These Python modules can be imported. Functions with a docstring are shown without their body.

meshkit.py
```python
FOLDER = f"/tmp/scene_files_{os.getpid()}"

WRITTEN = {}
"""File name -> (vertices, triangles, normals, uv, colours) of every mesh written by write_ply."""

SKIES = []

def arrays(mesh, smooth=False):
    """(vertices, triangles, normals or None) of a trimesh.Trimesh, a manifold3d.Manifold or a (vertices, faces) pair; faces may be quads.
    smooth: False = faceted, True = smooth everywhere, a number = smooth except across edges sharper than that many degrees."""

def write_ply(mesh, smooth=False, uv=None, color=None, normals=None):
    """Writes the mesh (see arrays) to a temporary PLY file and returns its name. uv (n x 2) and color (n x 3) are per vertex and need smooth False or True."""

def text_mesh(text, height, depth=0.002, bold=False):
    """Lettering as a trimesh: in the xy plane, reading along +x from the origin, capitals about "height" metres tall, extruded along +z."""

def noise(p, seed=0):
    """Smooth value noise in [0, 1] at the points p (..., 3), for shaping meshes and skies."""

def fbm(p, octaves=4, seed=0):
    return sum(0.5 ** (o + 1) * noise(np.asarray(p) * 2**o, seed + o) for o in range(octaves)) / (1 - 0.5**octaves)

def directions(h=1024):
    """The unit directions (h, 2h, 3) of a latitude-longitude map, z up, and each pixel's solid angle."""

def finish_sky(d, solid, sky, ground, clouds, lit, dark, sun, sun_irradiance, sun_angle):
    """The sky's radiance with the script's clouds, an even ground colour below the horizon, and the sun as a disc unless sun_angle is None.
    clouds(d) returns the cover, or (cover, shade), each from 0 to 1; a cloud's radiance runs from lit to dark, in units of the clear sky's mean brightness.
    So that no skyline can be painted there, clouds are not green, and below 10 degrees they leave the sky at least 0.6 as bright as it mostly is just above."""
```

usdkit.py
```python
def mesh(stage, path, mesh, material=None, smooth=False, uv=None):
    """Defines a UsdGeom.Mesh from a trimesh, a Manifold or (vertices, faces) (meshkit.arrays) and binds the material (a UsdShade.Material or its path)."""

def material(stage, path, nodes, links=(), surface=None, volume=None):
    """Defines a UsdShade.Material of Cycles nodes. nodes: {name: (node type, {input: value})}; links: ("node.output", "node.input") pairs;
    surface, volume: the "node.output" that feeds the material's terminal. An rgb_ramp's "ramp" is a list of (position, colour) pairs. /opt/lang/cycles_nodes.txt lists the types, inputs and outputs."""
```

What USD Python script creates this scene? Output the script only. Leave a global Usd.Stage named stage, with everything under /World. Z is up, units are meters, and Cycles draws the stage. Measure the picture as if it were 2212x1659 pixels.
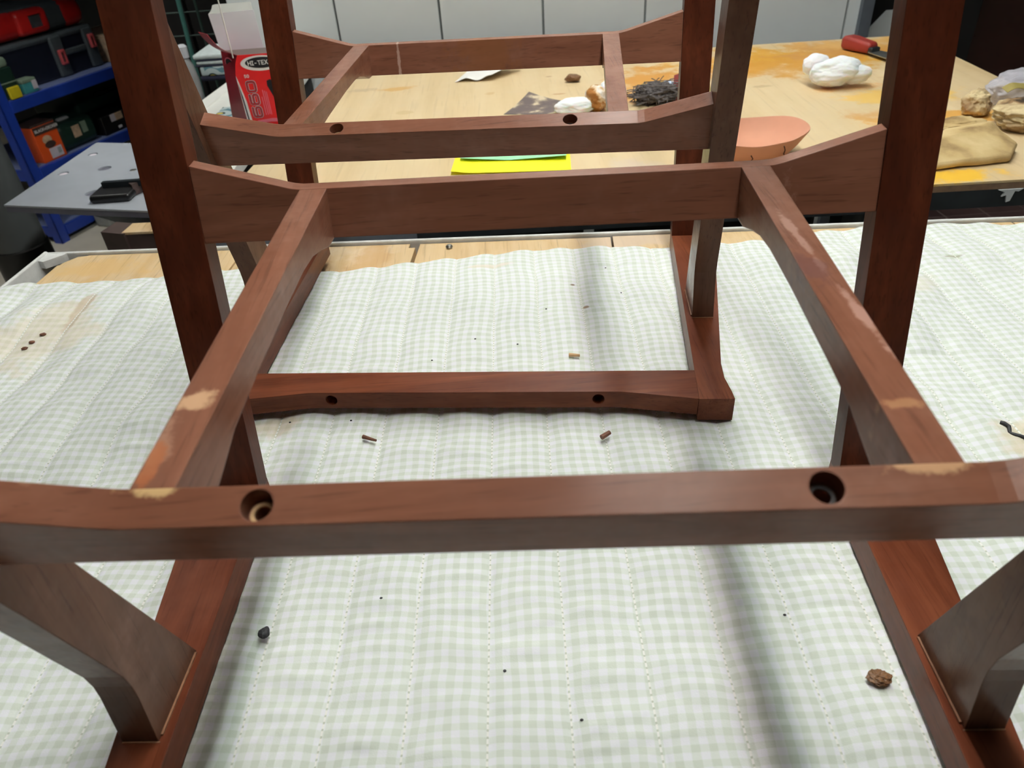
import math, random
import numpy as np, trimesh, manifold3d as m3
from shapely.geometry import Polygon, Point, box as sbox, LineString
from pxr import Usd, UsdGeom, UsdLux, UsdShade, Gf, Sdf
import usdkit, meshkit

stage = Usd.Stage.CreateInMemory()
UsdGeom.SetStageUpAxis(stage, 'Z'); UsdGeom.SetStageMetersPerUnit(stage, 1.0)
UsdGeom.Xform.Define(stage, '/World'); UsdGeom.Scope.Define(stage, '/World/Looks')

# ------------------------------------------------------------------ camera
F_PX, PITCH, ROLL, CAM_H = 1576.87, 0.6290, 0.0731, 0.4658
_r = np.array([1, 0, 0.]); _f = np.array([0, math.cos(PITCH), -math.sin(PITCH)]); _d = np.array([0, -math.sin(PITCH), -math.cos(PITCH)])
_R = math.cos(ROLL) * _r + math.sin(ROLL) * _d; _D = -math.sin(ROLL) * _r + math.cos(ROLL) * _d
cam = UsdGeom.Camera.Define(stage, '/World/camera')
cam.AddTransformOp().Set(Gf.Matrix4d(*_R, 0, *(-_D), 0, *(-_f), 0, 0, 0, CAM_H, 1))
cam.CreateHorizontalApertureAttr(36.0); cam.CreateVerticalApertureAttr(36.0 * 1659 / 2212)
cam.CreateFocalLengthAttr(36.0 * F_PX / 2212); cam.CreateClippingRangeAttr(Gf.Vec2f(0.01, 100))
cam.CreateFStopAttr(11.0); cam.CreateFocusDistanceAttr(0.72)
cam.CreateExposureAttr(1.3)

# ------------------------------------------------------------------ light levels (the lamps themselves are built with the ceiling)
TUBE_STRENGTH = 34.0
TUBE_COOL, TUBE_WARM = (0.90, 1.02, 0.94), (1.10, 0.98, 0.96)
# twin-tube ceiling lamps: (x, y start, y end)
LAMPS = [(0.26, -0.05, 1.45), (0.26, 1.62, 2.30), (-1.75, 2.0, 2.7)]
LAMP_Z = 1.60

# ------------------------------------------------------------------ helpers
def lin(r, g, b):
    return tuple((c / 255 / 12.92 if c <= 10.3 else ((c / 255 + 0.055) / 1.055) ** 2.4) for c in (r, g, b))

MATS = {}
def mat(name, nodes, links, surface='p.BSDF'):
    MATS[name] = usdkit.material(stage, '/World/Looks/' + name, nodes, links, surface=surface); return MATS[name]

def plain(name, rgb, rough=0.5, vary=0.12, scale=30, metallic=0.0, bump=0.0, **kw):
    c = np.array(lin(*rgb))
    n = {'g': ('geometry', {}), 'n': ('noise_texture', {'scale': float(scale), 'detail': 4.0}),
         'r': ('rgb_ramp', {'ramp': [(0.25, tuple(c * (1 - vary))), (0.75, tuple(np.minimum(c * (1 + vary), 1)))]}),
         'p': ('principled_bsdf', {'roughness': rough, 'metallic': metallic, **kw})}
    l = [('g.position', 'n.vector'), ('n.fac', 'r.fac'), ('r.color', 'p.base_color')]
    if bump:
        n['b'] = ('bump', {'strength': 0.4, 'distance': bump}); l += [('n.fac', 'b.height'), ('b.normal', 'p.normal')]
    return mat(name, n, l)

def stains(n, l, src, spots, scale=16.0):
    """irregular stains with a place and a shape of their own: (x, y, rx, ry, rgb, amount)"""
    n['sn'] = ('noise_texture', {'scale': scale, 'detail': 5.0, 'roughness': 0.65}); l.append(('g.position', 'sn.vector'))
    cur = src
    for i, (x, y, rx, ry, rgb, amt) in enumerate(spots):
        n[f'sm{i}'] = ('mapping', {'location': (-x / rx, -y / ry, 0), 'scale': (1 / rx, 1 / ry, 0)})
        n[f'sg{i}'] = ('gradient_texture', {'gradient_type': 'spherical'})
        n[f'sa{i}'] = ('math', {'math_type': 'multiply_add', 'value2': 2.2, 'value3': -1.1})
        n[f'sb{i}'] = ('math', {'math_type': 'add'})
        n[f'sr{i}'] = ('map_range', {'range_type': 'smoothstep', 'from_min': 0.2, 'from_max': 0.65, 'to_min': 0.0, 'to_max': amt, 'clamp': True})
        n[f'sx{i}'] = ('mix', {'color2': lin(*rgb)})
        n[f'sc{i}'] = ('math', {'math_type': 'greater_than', 'value2': 0.001})
        n[f'sd{i}'] = ('math', {'math_type': 'multiply'})
        l += [('g.position', f'sm{i}.vector'), (f'sm{i}.vector', f'sg{i}.vector'), ('sn.fac', f'sa{i}.value1'), (f'sa{i}.value', f'sb{i}.value1'),
              (f'sg{i}.fac', f'sb{i}.value2'), (f'sb{i}.value', f'sr{i}.value'), (f'sg{i}.fac', f'sc{i}.value1'), (f'sr{i}.result', f'sd{i}.value1'),
              (f'sc{i}.value', f'sd{i}.value2'), (f'sd{i}.value', f'sx{i}.fac'), (cur, f'sx{i}.color1')]
        cur = f'sx{i}.color'
    return cur

def wood(name, axis, dark, base, light, rough=0.45, dusty=0.0, dust_rgb=(190, 150, 130), coat=0.0, fine=420.0, spots=(), bevel=0.0012, bump=0.0004, across=55.0, spec=0.4, pores=0.45, spot_scale=16.0):
    s = [across] * 3; s[axis] = across / 13
    s2 = [fine] * 3; s2[axis] = fine / 22
    n = {'g': ('geometry', {}), 'm': ('mapping', {'scale': tuple(s)}), 'm2': ('mapping', {'scale': tuple(s2)}),
         'n': ('noise_texture', {'scale': 1.0, 'detail': 5.0, 'roughness': 0.6, 'distortion': 0.4}),
         'n2': ('noise_texture', {'scale': 1.0, 'detail': 2.0}),
         'n3': ('noise_texture', {'scale': 11.0, 'detail': 5.0, 'roughness': 0.65}),
         'r': ('rgb_ramp', {'ramp': [(0.2, lin(*dark)), (0.5, lin(*base)), (0.82, lin(*light))]}),
         'r2': ('rgb_ramp', {'ramp': [(0.30, (0.45, 0.4, 0.4)), (0.42, (1, 1, 1)), (0.7, (1.0, 1.0, 1.0))]}),
         'x': ('mix', {'mix_type': 'multiply', 'fac': pores}),
         'dr': ('map_range', {'range_type': 'smoothstep', 'from_min': 0.5, 'from_max': 0.78, 'to_min': 0.0, 'to_max': dusty, 'clamp': True}),
         'dx': ('mix', {'color2': lin(*dust_rgb)}),
         'rr': ('map_range', {'from_min': 0.3, 'from_max': 0.7, 'to_min': rough - 0.07, 'to_max': rough + 0.12}),
         'bv': ('bevel', {'samples': 4, 'radius': bevel}),
         'b': ('bump', {'strength': 0.5, 'distance': bump}),
         'p': ('principled_bsdf', {'coat_weight': coat, 'coat_roughness': 0.18, 'specular_ior_level': spec})}
    l = [('g.position', 'm.vector'), ('m.vector', 'n.vector'), ('g.position', 'm2.vector'), ('m2.vector', 'n2.vector'), ('g.position', 'n3.vector'),
         ('n.fac', 'r.fac'), ('n2.fac', 'r2.fac'), ('r.color', 'x.color1'), ('r2.color', 'x.color2'), ('n3.fac', 'dr.value'), ('dr.result', 'dx.fac'),
         ('x.color', 'dx.color1'), ('n3.fac', 'rr.value'), ('rr.result', 'p.roughness'), ('n.fac', 'b.height'), ('b.normal', 'p.normal')]
    if bevel: l.append(('bv.bevel', 'b.normal'))
    cur = stains(n, l, 'dx.color', spots, spot_scale) if spots else 'dx.color'
    l.append((cur, 'p.base_color'))
    return mat(name, n, l)

USED = {}
def numbered(path):
    k = USED.get(path, -1) + 1; USED[path] = k
    return path if k == 0 else f'{path}_{k:03d}'

def tag(prim, label=None, cat=None, group=None, kind=None):
    p = prim.GetPrim() if hasattr(prim, 'GetPrim') else prim
    for k, v in (('label', label), ('category', cat), ('group', group), ('kind', kind)):
        if v: p.SetCustomDataByKey(k, v)
    return p

def obj(name, mesh, m, parent=None, smooth=False, label=None):
    base = parent.GetPath().pathString if parent is not None else '/World'
    g = usdkit.mesh(stage, numbered(base + '/' + name), mesh, MATS[m] if isinstance(m, str) else m, smooth=smooth)
    if label: g.GetPrim().SetCustomDataByKey('label', label)
    return g.GetPrim()

def thing(name, label, cat, loc=(0, 0, 0), rotz=0.0, group=None, kind=None):
    x = UsdGeom.Xform.Define(stage, numbered('/World/' + name))
    x.AddTranslateOp().Set(Gf.Vec3d(*map(float, loc))); x.AddRotateZOp().Set(float(rotz))
    return tag(x, label, cat, group, kind)

def struct(name, mesh=None, m=None, label=None):
    if mesh is None:
        return tag(UsdGeom.Xform.Define(stage, numbered('/World/' + name)), label, None, None, 'structure')
    return tag(obj(name, mesh, m), label, None, None, 'structure')

def bx(x0, x1, y0, y1, z0, z1):
    b = trimesh.creation.box((x1 - x0, y1 - y0, z1 - z0)); b.apply_translation(((x0 + x1) / 2, (y0 + y1) / 2, (z0 + z1) / 2)); return b

def rbx(x0, x1, y0, y1, z0, z1, r=0.004, seg=8):
    s = m3.Manifold.sphere(r, seg)
    return m3.Manifold.batch_hull([s.translate((x, y, z)) for x in (x0 + r, x1 - r) for y in (y0 + r, y1 - r) for z in (z0 + r, z1 - r)])

def tm(m):
    if isinstance(m, trimesh.Trimesh): return m
    v, f, _ = meshkit.arrays(m); return trimesh.Trimesh(v, f, process=False)

def cat(*ms): return trimesh.util.concatenate([tm(m) for m in ms])

def ext(poly, h, plane='xy', at=0.0):
    """shapely polygon extruded by h; plane 'xy' along +z, 'yz' (poly in y,z) along +x, 'xz' (poly in x,z) along +y"""
    e = trimesh.creation.extrude_polygon(poly, h, engine='earcut')
    v = e.vertices.copy()
    if plane == 'yz': v = np.stack([v[:, 2], v[:, 0], v[:, 1]], 1); v[:, 0] += at
    elif plane == 'xz': v = np.stack([v[:, 0], v[:, 2], v[:, 1]], 1); v[:, 1] += at
    else: v[:, 2] += at
    e.vertices = v; e.fix_normals(); return e

def man(t):
    t = t.copy(); t.merge_vertices(); t.fix_normals()
    return m3.Manifold(m3.Mesh(np.asarray(t.vertices, np.float32), np.asarray(t.faces, np.uint32)))

def cyl(p, q, r, seg=20, r2=None):
    p, q = np.array(p, float), np.array(q, float); d = q - p; h = np.linalg.norm(d)
    c = m3.Manifold.cylinder(h, r, r if r2 is None else r2, seg)
    T = trimesh.geometry.align_vectors([0, 0, 1], d / h); T[:3, 3] = p
    return c.transform(T[:3])

def tube(path, r, seg=8):
    path = np.array(path, float)
    out = []
    t = np.gradient(path, axis=0); t /= np.linalg.norm(t, axis=1, keepdims=True) + 1e-12
    up = np.array([0.13, 0.21, 0.97]); rings = []
    for p, d in zip(path, t):
        a = np.cross(d, up); a /= np.linalg.norm(a) + 1e-12; b = np.cross(d, a)
        th = np.arange(seg) / seg * 2 * np.pi
        rings.append(p + r * (np.cos(th)[:, None] * a + np.sin(th)[:, None] * b))
    v = np.vstack(rings + [path[:1], path[-1:]]); n = len(path); f = []
    for i in range(n - 1):
        for k in range(seg):
            a, b = i * seg + k, i * seg + (k + 1) % seg
            f += [(a, b, a + seg), (b, b + seg, a + seg)]
    for k in range(seg):
        f += [(n * seg, (k + 1) % seg, k), (n * seg + 1, (n - 1) * seg + k, (n - 1) * seg + (k + 1) % seg)]
    m = trimesh.Trimesh(v, f, process=False); m.fix_normals(); return m

def lathe(prof, seg=40):
    m = trimesh.creation.revolve(np.array(prof, float), sections=seg); m.fix_normals(); return m

def lump(center, radii, seed, amp=0.35, freq=1.6, sub=4, flat=None, crease=0.0):
    s = trimesh.creation.icosphere(subdivisions=sub); v = s.vertices
    n = meshkit.fbm(v * freq + seed * 7.3, 4, seed) - 0.5
    if crease: n = n - crease * np.abs(meshkit.fbm(v * freq * 1.7 + seed * 3.1, 3, seed + 9) - 0.5)
    v = v * (1 + 2 * amp * n)[:, None] * np.array(radii)
    v = v + np.array(center)
    if flat is not None: v[:, 2] = np.maximum(v[:, 2], flat)
    s.vertices = v; return s

def sheet(fn, nu, nv, th=0.0006):
    """a thin solid sheet: fn(u, v) -> points (u, v arrays in 0..1)"""
    u, v = np.meshgrid(np.linspace(0, 1, nu), np.linspace(0, 1, nv), indexing='ij')
    P = fn(u, v).reshape(-1, 3)
    du = np.gradient(P.reshape(nu, nv, 3), axis=0).reshape(-1, 3); dv = np.gradient(P.reshape(nu, nv, 3), axis=1).reshape(-1, 3)
    nrm = np.cross(du, dv); nrm /= np.linalg.norm(nrm, axis=1, keepdims=True) + 1e-12
    if nrm[:, 2].mean() < 0: nrm = -nrm
    V = np.vstack([P, P - nrm * th]); N = nu * nv; f = []
    idx = np.arange(N).reshape(nu, nv)
    a, b, c, d = idx[:-1, :-1].ravel(), idx[1:, :-1].ravel(), idx[1:, 1:].ravel(), idx[:-1, 1:].ravel()
    f += [np.stack([a, b, c], 1), np.stack([a, c, d], 1), np.stack([a, c, b], 1) + N, np.stack([a, d, c], 1) + N]
    ring = np.concatenate([idx[:, 0], idx[-1, 1:], idx[-2::-1, -1], idx[0, -2:0:-1]]); r2 = np.roll(ring, -1)
    f += [np.stack([ring, ring + N, r2], 1), np.stack([r2, ring + N, r2 + N], 1)]
    m = trimesh.Trimesh(V, np.vstack(f), process=False); m.fix_normals(); return m

def quad(c, u, v):
    """bilinear point of four corners c (00, 10, 11, 01)"""
    c = [np.array(p, float) for p in c]; u, v = u[..., None], v[..., None]
    return (1 - u) * (1 - v) * c[0] + u * (1 - v) * c[1] + u * v * c[2] + (1 - u) * v * c[3]

def slab4(c, z0, z1):
    return ext(Polygon([p[:2] for p in c]), z1 - z0, 'xy', z0)

def text_on(txt, h, o, ux, uy, bold=False, depth=0.0006):
    """lettering standing at o, reading along ux, upright along uy"""
    t = meshkit.text_mesh(txt, h, depth, bold)
    ux, uy = np.array(ux, float), np.array(uy, float); uz = np.cross(ux, uy)
    v = t.vertices; t.vertices = np.array(o) + v[:, :1] * ux + v[:, 1:2] * uy + v[:, 2:3] * uz
    return t

# ------------------------------------------------------------------ materials
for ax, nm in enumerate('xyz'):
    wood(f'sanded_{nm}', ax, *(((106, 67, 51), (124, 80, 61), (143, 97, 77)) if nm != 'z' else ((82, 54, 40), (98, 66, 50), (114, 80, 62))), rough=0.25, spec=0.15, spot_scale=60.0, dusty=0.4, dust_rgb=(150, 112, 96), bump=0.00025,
         spots=[[(-.150, .2225, .022, .006, (206, 172, 122), .9), (-.20, .226, .02, .006, (168, 128, 104), .7), (.163, .204, .028, .006, (196, 154, 116), .9), (-.278, .775, .03, .03, (184, 150, 134), .9), (-.116, 1.02, .003, .05, (176, 144, 130), .9), (.0, 1.015, .07, .05, (132, 84, 52), .6), (.21, .49, .01, .02, (156, 118, 100), .6)],
                [(-.150, .28, .013, .010, (190, 152, 118), .9), (-.156, .25, .01, .03, (160, 120, 98), .6), (-.155, .234, .006, .03, (160, 92, 52), .7), (.1775, .31, .0045, .05, (172, 132, 118), .9), (.1765, .39, .004, .06, (170, 132, 118), .8), (.172, .36, .012, .04, (104, 66, 62), .6), (.165, .24, .014, .006, (166, 120, 86), .8), (.120, .92, .02, .05, (158, 124, 112), .7)],
                [(.25, .255, .01, .03, (120, 86, 60), .3)]][ax])
    wood(f'oiled_{nm}', ax, (82, 40, 24), (108, 56, 35), (138, 78, 50), rough=0.32, dusty=0.15, dust_rgb=(146, 96, 74), coat=0.04, bump=0.0002, spec=0.16)
    wood(f'varnished_{nm}', ax, (56, 25, 14), (78, 36, 21), (106, 53, 32), rough=0.34, dusty=0.15, dust_rgb=(104, 60, 42), coat=0.04, bump=0.0002, spec=0.16)
plain('socket_dark', (30, 18, 12), 0.6)
plain('glue', (146, 104, 74), 0.6, 0.3, 150)
plain('raw_wood', (196, 160, 116), 0.7, 0.2, 120)
wood('pine', 1, (190, 156, 110), (208, 179, 134), (217, 192, 152), rough=0.6, dusty=0.5, dust_rgb=(226, 212, 192), fine=260, bevel=0.0015,
     spots=[(-0.29, 1.0, .05, .09, (176, 128, 78), .6), (-0.20, 0.99, .05, .08, (186, 140, 82), .5), (-0.62, 1.03, .12, .05, (214, 176, 116), .7), (0.18, 1.0, .12, .05, (206, 184, 160), .8), (.42, 1.0, .06, .03, (190, 156, 122), .8), (-.44, 1.0, .03, .012, (214, 196, 70), .8)])
wood('bench_ply', 1, (196, 170, 126), (212, 188, 146), (220, 200, 162), rough=0.5, dusty=0.5, dust_rgb=(210, 192, 160), across=14, fine=120, bevel=0.0015, pores=0.16,
     spots=[(.80, 1.96, .50, .20, (206, 152, 44), 1.0), (.66, 1.88, .36, .16, (200, 142, 50), .75), (.94, 2.02, .26, .17, (196, 142, 74), .8), (1.02, 2.07, .26, .09, (214, 168, 96), .8), (.39, 1.86, .13, .17, (202, 144, 62), 1.0), (.32, 1.72, .10, .09, (206, 148, 70), .9),
            (.86, 1.41, .20, .09, (220, 164, 74), .9), (.74, 1.125, .12, .05, (232, 184, 60), 1.0), (.86, 1.58, .18, .08, (228, 186, 90), .8), (.78, 1.46, .11, .06, (206, 158, 96), .8), (.80, 1.66, .12, .04, (214, 158, 90), .6),
            (-.24, 1.94, .07, .03, (204, 156, 84), .8), (-.2, 1.72, .03, .02, (196, 170, 120), .7), (-.33, 1.95, .06, .03, (176, 152, 120), .6), (.0, 1.83, .02, .02, (190, 150, 90), .5), (.16, 1.78, .03, .01, (180, 130, 80), .7), (.15, 1.95, .015, .008, (150, 100, 60), .6), (.92, 1.72, .05, .02, (196, 160, 110), .5), (.62, 1.72, .03, .012, (186, 160, 120), .7), (.25, 1.25, .06, .1, (208, 190, 170), .7), (-.36, 1.3, .05, .1, (216, 190, 150), .6)])
plain('paint_white', (214, 216, 214), 0.5, 0.15, 60)
plain('steel_dark', (40, 46, 50), 0.42, 0.3, 25, 0.3)
plain('steel_grey', (116, 122, 132), 0.42, 0.2, 35, 0.2)
plain('splash', (206, 210, 212), 0.5)
plain('ply_edge', (128, 102, 78), 0.7, 0.2, 60)
plain('screw_metal', (150, 148, 140), 0.3, 0.2, 200, 0.9)
plain('concrete', (212, 206, 190), 0.75, 0.12, 7)
plain('tile_a', (104, 82, 80), 0.4, 0.15, 20); plain('tile_b', (96, 74, 74), 0.42, 0.15, 20); plain('grout', (150, 136, 130), 0.85)
plain('panel', (216, 222, 223), 0.5, 0.02, 3); plain('joint', (120, 126, 126), 0.7)
plain('wall_paint', (92, 90, 86), 0.85, 0.05, 2); plain('wall_dark', (44, 44, 42), 0.9, 0.2, 3); plain('ceiling_paint', (120, 120, 118), 0.9, 0.04, 2)
plain('trim_grey', (84, 90, 98), 0.45)
plain('black_plastic', (20, 20, 21), 0.4, 0.2); plain('black_matt', (13, 12, 12), 0.8, 0.3, 12)
plain('brown_dark', (52, 22, 16), 0.5, 0.2, 10)
plain('red_card', (232, 30, 34), 0.35, 0.05); plain('dark_red_card', (150, 24, 38), 0.4, 0.12); plain('white_card', (224, 226, 232), 0.6, 0.02); plain('grey_card', (176, 178, 172), 0.7, 0.04)
plain('ink_black', (24, 22, 28), 0.4); plain('ink_white', (236, 234, 234), 0.4); plain('ink_navy', (30, 28, 52), 0.4); plain('ink_pink', (236, 120, 140), 0.4)
plain('yellow_paper', (246, 238, 20), 0.6, 0.03); plain('green_paper', (158, 224, 176), 0.6, 0.03); plain('white_paper', (232, 230, 226), 0.6, 0.03)
mat('sandpaper', {'g': ('geometry', {}), 'n': ('noise_texture', {'scale': 22.0, 'detail': 4.0}), 'r': ('rgb_ramp', {'ramp': [(0.45, lin(104, 92, 90)), (0.54, lin(122, 108, 100)), (0.63, lin(206, 190, 160))]}), 'p': ('principled_bsdf', {'roughness': 0.9})},
    [('g.position', 'n.vector'), ('n.fac', 'r.fac'), ('r.color', 'p.base_color')])
plain('cotton', (238, 238, 240), 0.95, 0.02, 40, subsurface_weight=0.25, subsurface_scale=0.01)
mat('cotton_stained', {'g': ('geometry', {}), 'n': ('noise_texture', {'scale': 34.0, 'detail': 3.0}), 'r': ('rgb_ramp', {'ramp': [(0.42, lin(160, 104, 44)), (0.52, lin(214, 186, 146)), (0.62, lin(236, 230, 222))]}), 'p': ('principled_bsdf', {'roughness': 0.9})},
    [('g.position', 'n.vector'), ('n.fac', 'r.fac'), ('r.color', 'p.base_color')])
plain('steel_wool', (104, 98, 98), 0.7, 0.45, 160, 0.4, bump=0.003); plain('red_scrap', (140, 52, 46), 0.7); plain('olive_scrap', (150, 136, 74), 0.7); plain('blue_white', (196, 212, 234), 0.7); plain('blue_bit', (86, 140, 200), 0.6)
plain('shell', (120, 84, 52), 0.5, 0.5, 420, bump=0.001); plain('chip', (110, 70, 50), 0.6, 0.3, 200); plain('crumb_black', (46, 46, 50), 0.6)
plain('handle_red', (150, 50, 42), 0.45, 0.12, 40); plain('blade', (168, 172, 170), 0.25, 0.3, 30, 0.8)
plain('terracotta', (200, 142, 114), 0.75, 0.08, 18); plain('crack', (70, 34, 22), 0.9)
mat('rag', {'g': ('geometry', {}), 'n': ('noise_texture', {'scale': 12.0, 'detail': 5.0}), 'r': ('rgb_ramp', {'ramp': [(0.3, lin(126, 98, 62)), (0.45, lin(188, 162, 112)), (0.65, lin(212, 190, 142))]}), 'b': ('bump', {'strength': 0.3, 'distance': 0.004}), 'p': ('principled_bsdf', {'roughness': 0.9})},
    [('g.position', 'n.vector'), ('n.fac', 'r.fac'), ('r.color', 'p.base_color'), ('n.fac', 'b.height'), ('b.normal', 'p.normal')])
mat('rag_burnt', {'g': ('geometry', {}), 'n': ('noise_texture', {'scale': 17.0, 'detail': 4.0}), 'r': ('rgb_ramp', {'ramp': [(0.38, lin(54, 42, 30)), (0.48, lin(150, 120, 84)), (0.62, lin(204, 186, 146))]}), 'p': ('principled_bsdf', {'roughness': 0.9})},
    [('g.position', 'n.vector'), ('n.fac', 'r.fac'), ('r.color', 'p.base_color')])
mat('plastic_film', {'g': ('geometry', {}), 'n': ('noise_texture', {'scale': 30.0, 'detail': 3.0, 'distortion': 1.0}), 'b': ('bump', {'strength': 0.7, 'distance': 0.006}), 'fr': ('layer_weight', {'blend': 0.45}),
    'mr': ('map_range', {'from_min': 0.0, 'from_max': 1.0, 'to_min': 0.38, 'to_max': 0.92}), 't': ('transparent_bsdf', {'color': (0.97, 0.97, 0.98)}), 'p': ('principled_bsdf', {'base_color': lin(206, 204, 214), 'roughness': 0.22}), 'm': ('mix_closure', {})},
    [('g.position', 'n.vector'), ('n.fac', 'b.height'), ('b.normal', 'p.normal'), ('fr.facing', 'mr.value'), ('mr.result', 'm.fac'), ('t.BSDF', 'm.closure1'), ('p.BSDF', 'm.closure2')], 'm.closure')
plain('shelf_blue', (34, 66, 168), 0.4, 0.12, 10); plain('shelf_board', (120, 134, 176), 0.5, 0.1, 10)
plain('case_red', (200, 34, 32), 0.35, 0.08); plain('case_dark', (44, 52, 62), 0.42, 0.12); plain('case_navy', (24, 28, 42), 0.45); plain('latch_pink', (206, 88, 92), 0.45); plain('case_grey', (76, 84, 88), 0.45)
plain('green_dark', (30, 56, 46), 0.42, 0.15); plain('pale_green', (130, 150, 130), 0.5); plain('teal', (70, 156, 156), 0.45); plain('yellow_plastic', (226, 206, 40), 0.45); plain('orange_card', (242, 92, 34), 0.45, 0.04); plain('label_white', (222, 214, 222), 0.6, 0.06)
plain('label_tan', (206, 176, 146), 0.6, 0.3, 60); plain('label_dark', (70, 50, 44), 0.6, 0.4, 60)
plain('board_grey', (166, 172, 180), 0.42, 0.06, 14); plain('board_edge', (112, 112, 126), 0.5); plain('stand_brown', (74, 58, 54), 0.6, 0.25, 25); plain('duct_grey', (74, 78, 78), 0.35, 0.08, 6)
plain('wire_green', (76, 130, 122), 0.4); plain('wire_dark', (52, 74, 66), 0.5); plain('cord_white', (214, 212, 208), 0.6)
mat('floral', {'g': ('geometry', {}), 'v': ('voronoi_texture', {'scale': 26.0}), 'r': ('rgb_ramp', {'interpolate': False, 'ramp': [(0.0, lin(214, 190, 90)), (0.28, lin(40, 60, 62)), (0.38, lin(178, 192, 194)), (0.7, lin(92, 128, 140))]}), 'p': ('principled_bsdf', {'roughness': 0.95})},
    [('g.position', 'v.vector'), ('v.distance', 'r.fac'), ('r.color', 'p.base_color')])
plain('towel_pale', (176, 186, 186), 0.95, 0.1, 120, bump=0.002); plain('towel_navy', (36, 38, 58), 0.95); plain('laminate', (228, 228, 222), 0.4, 0.03); plain('bottle_grey', (168, 170, 170), 0.4)
plain('clear_bin', (150, 152, 150), 0.25, 0.1)
for nm, col in (('tube_cool', TUBE_COOL), ('tube_warm', TUBE_WARM)):
    mat(nm, {'e': ('emission', {'color': col, 'strength': TUBE_STRENGTH})}, [], 'e.emission')

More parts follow.
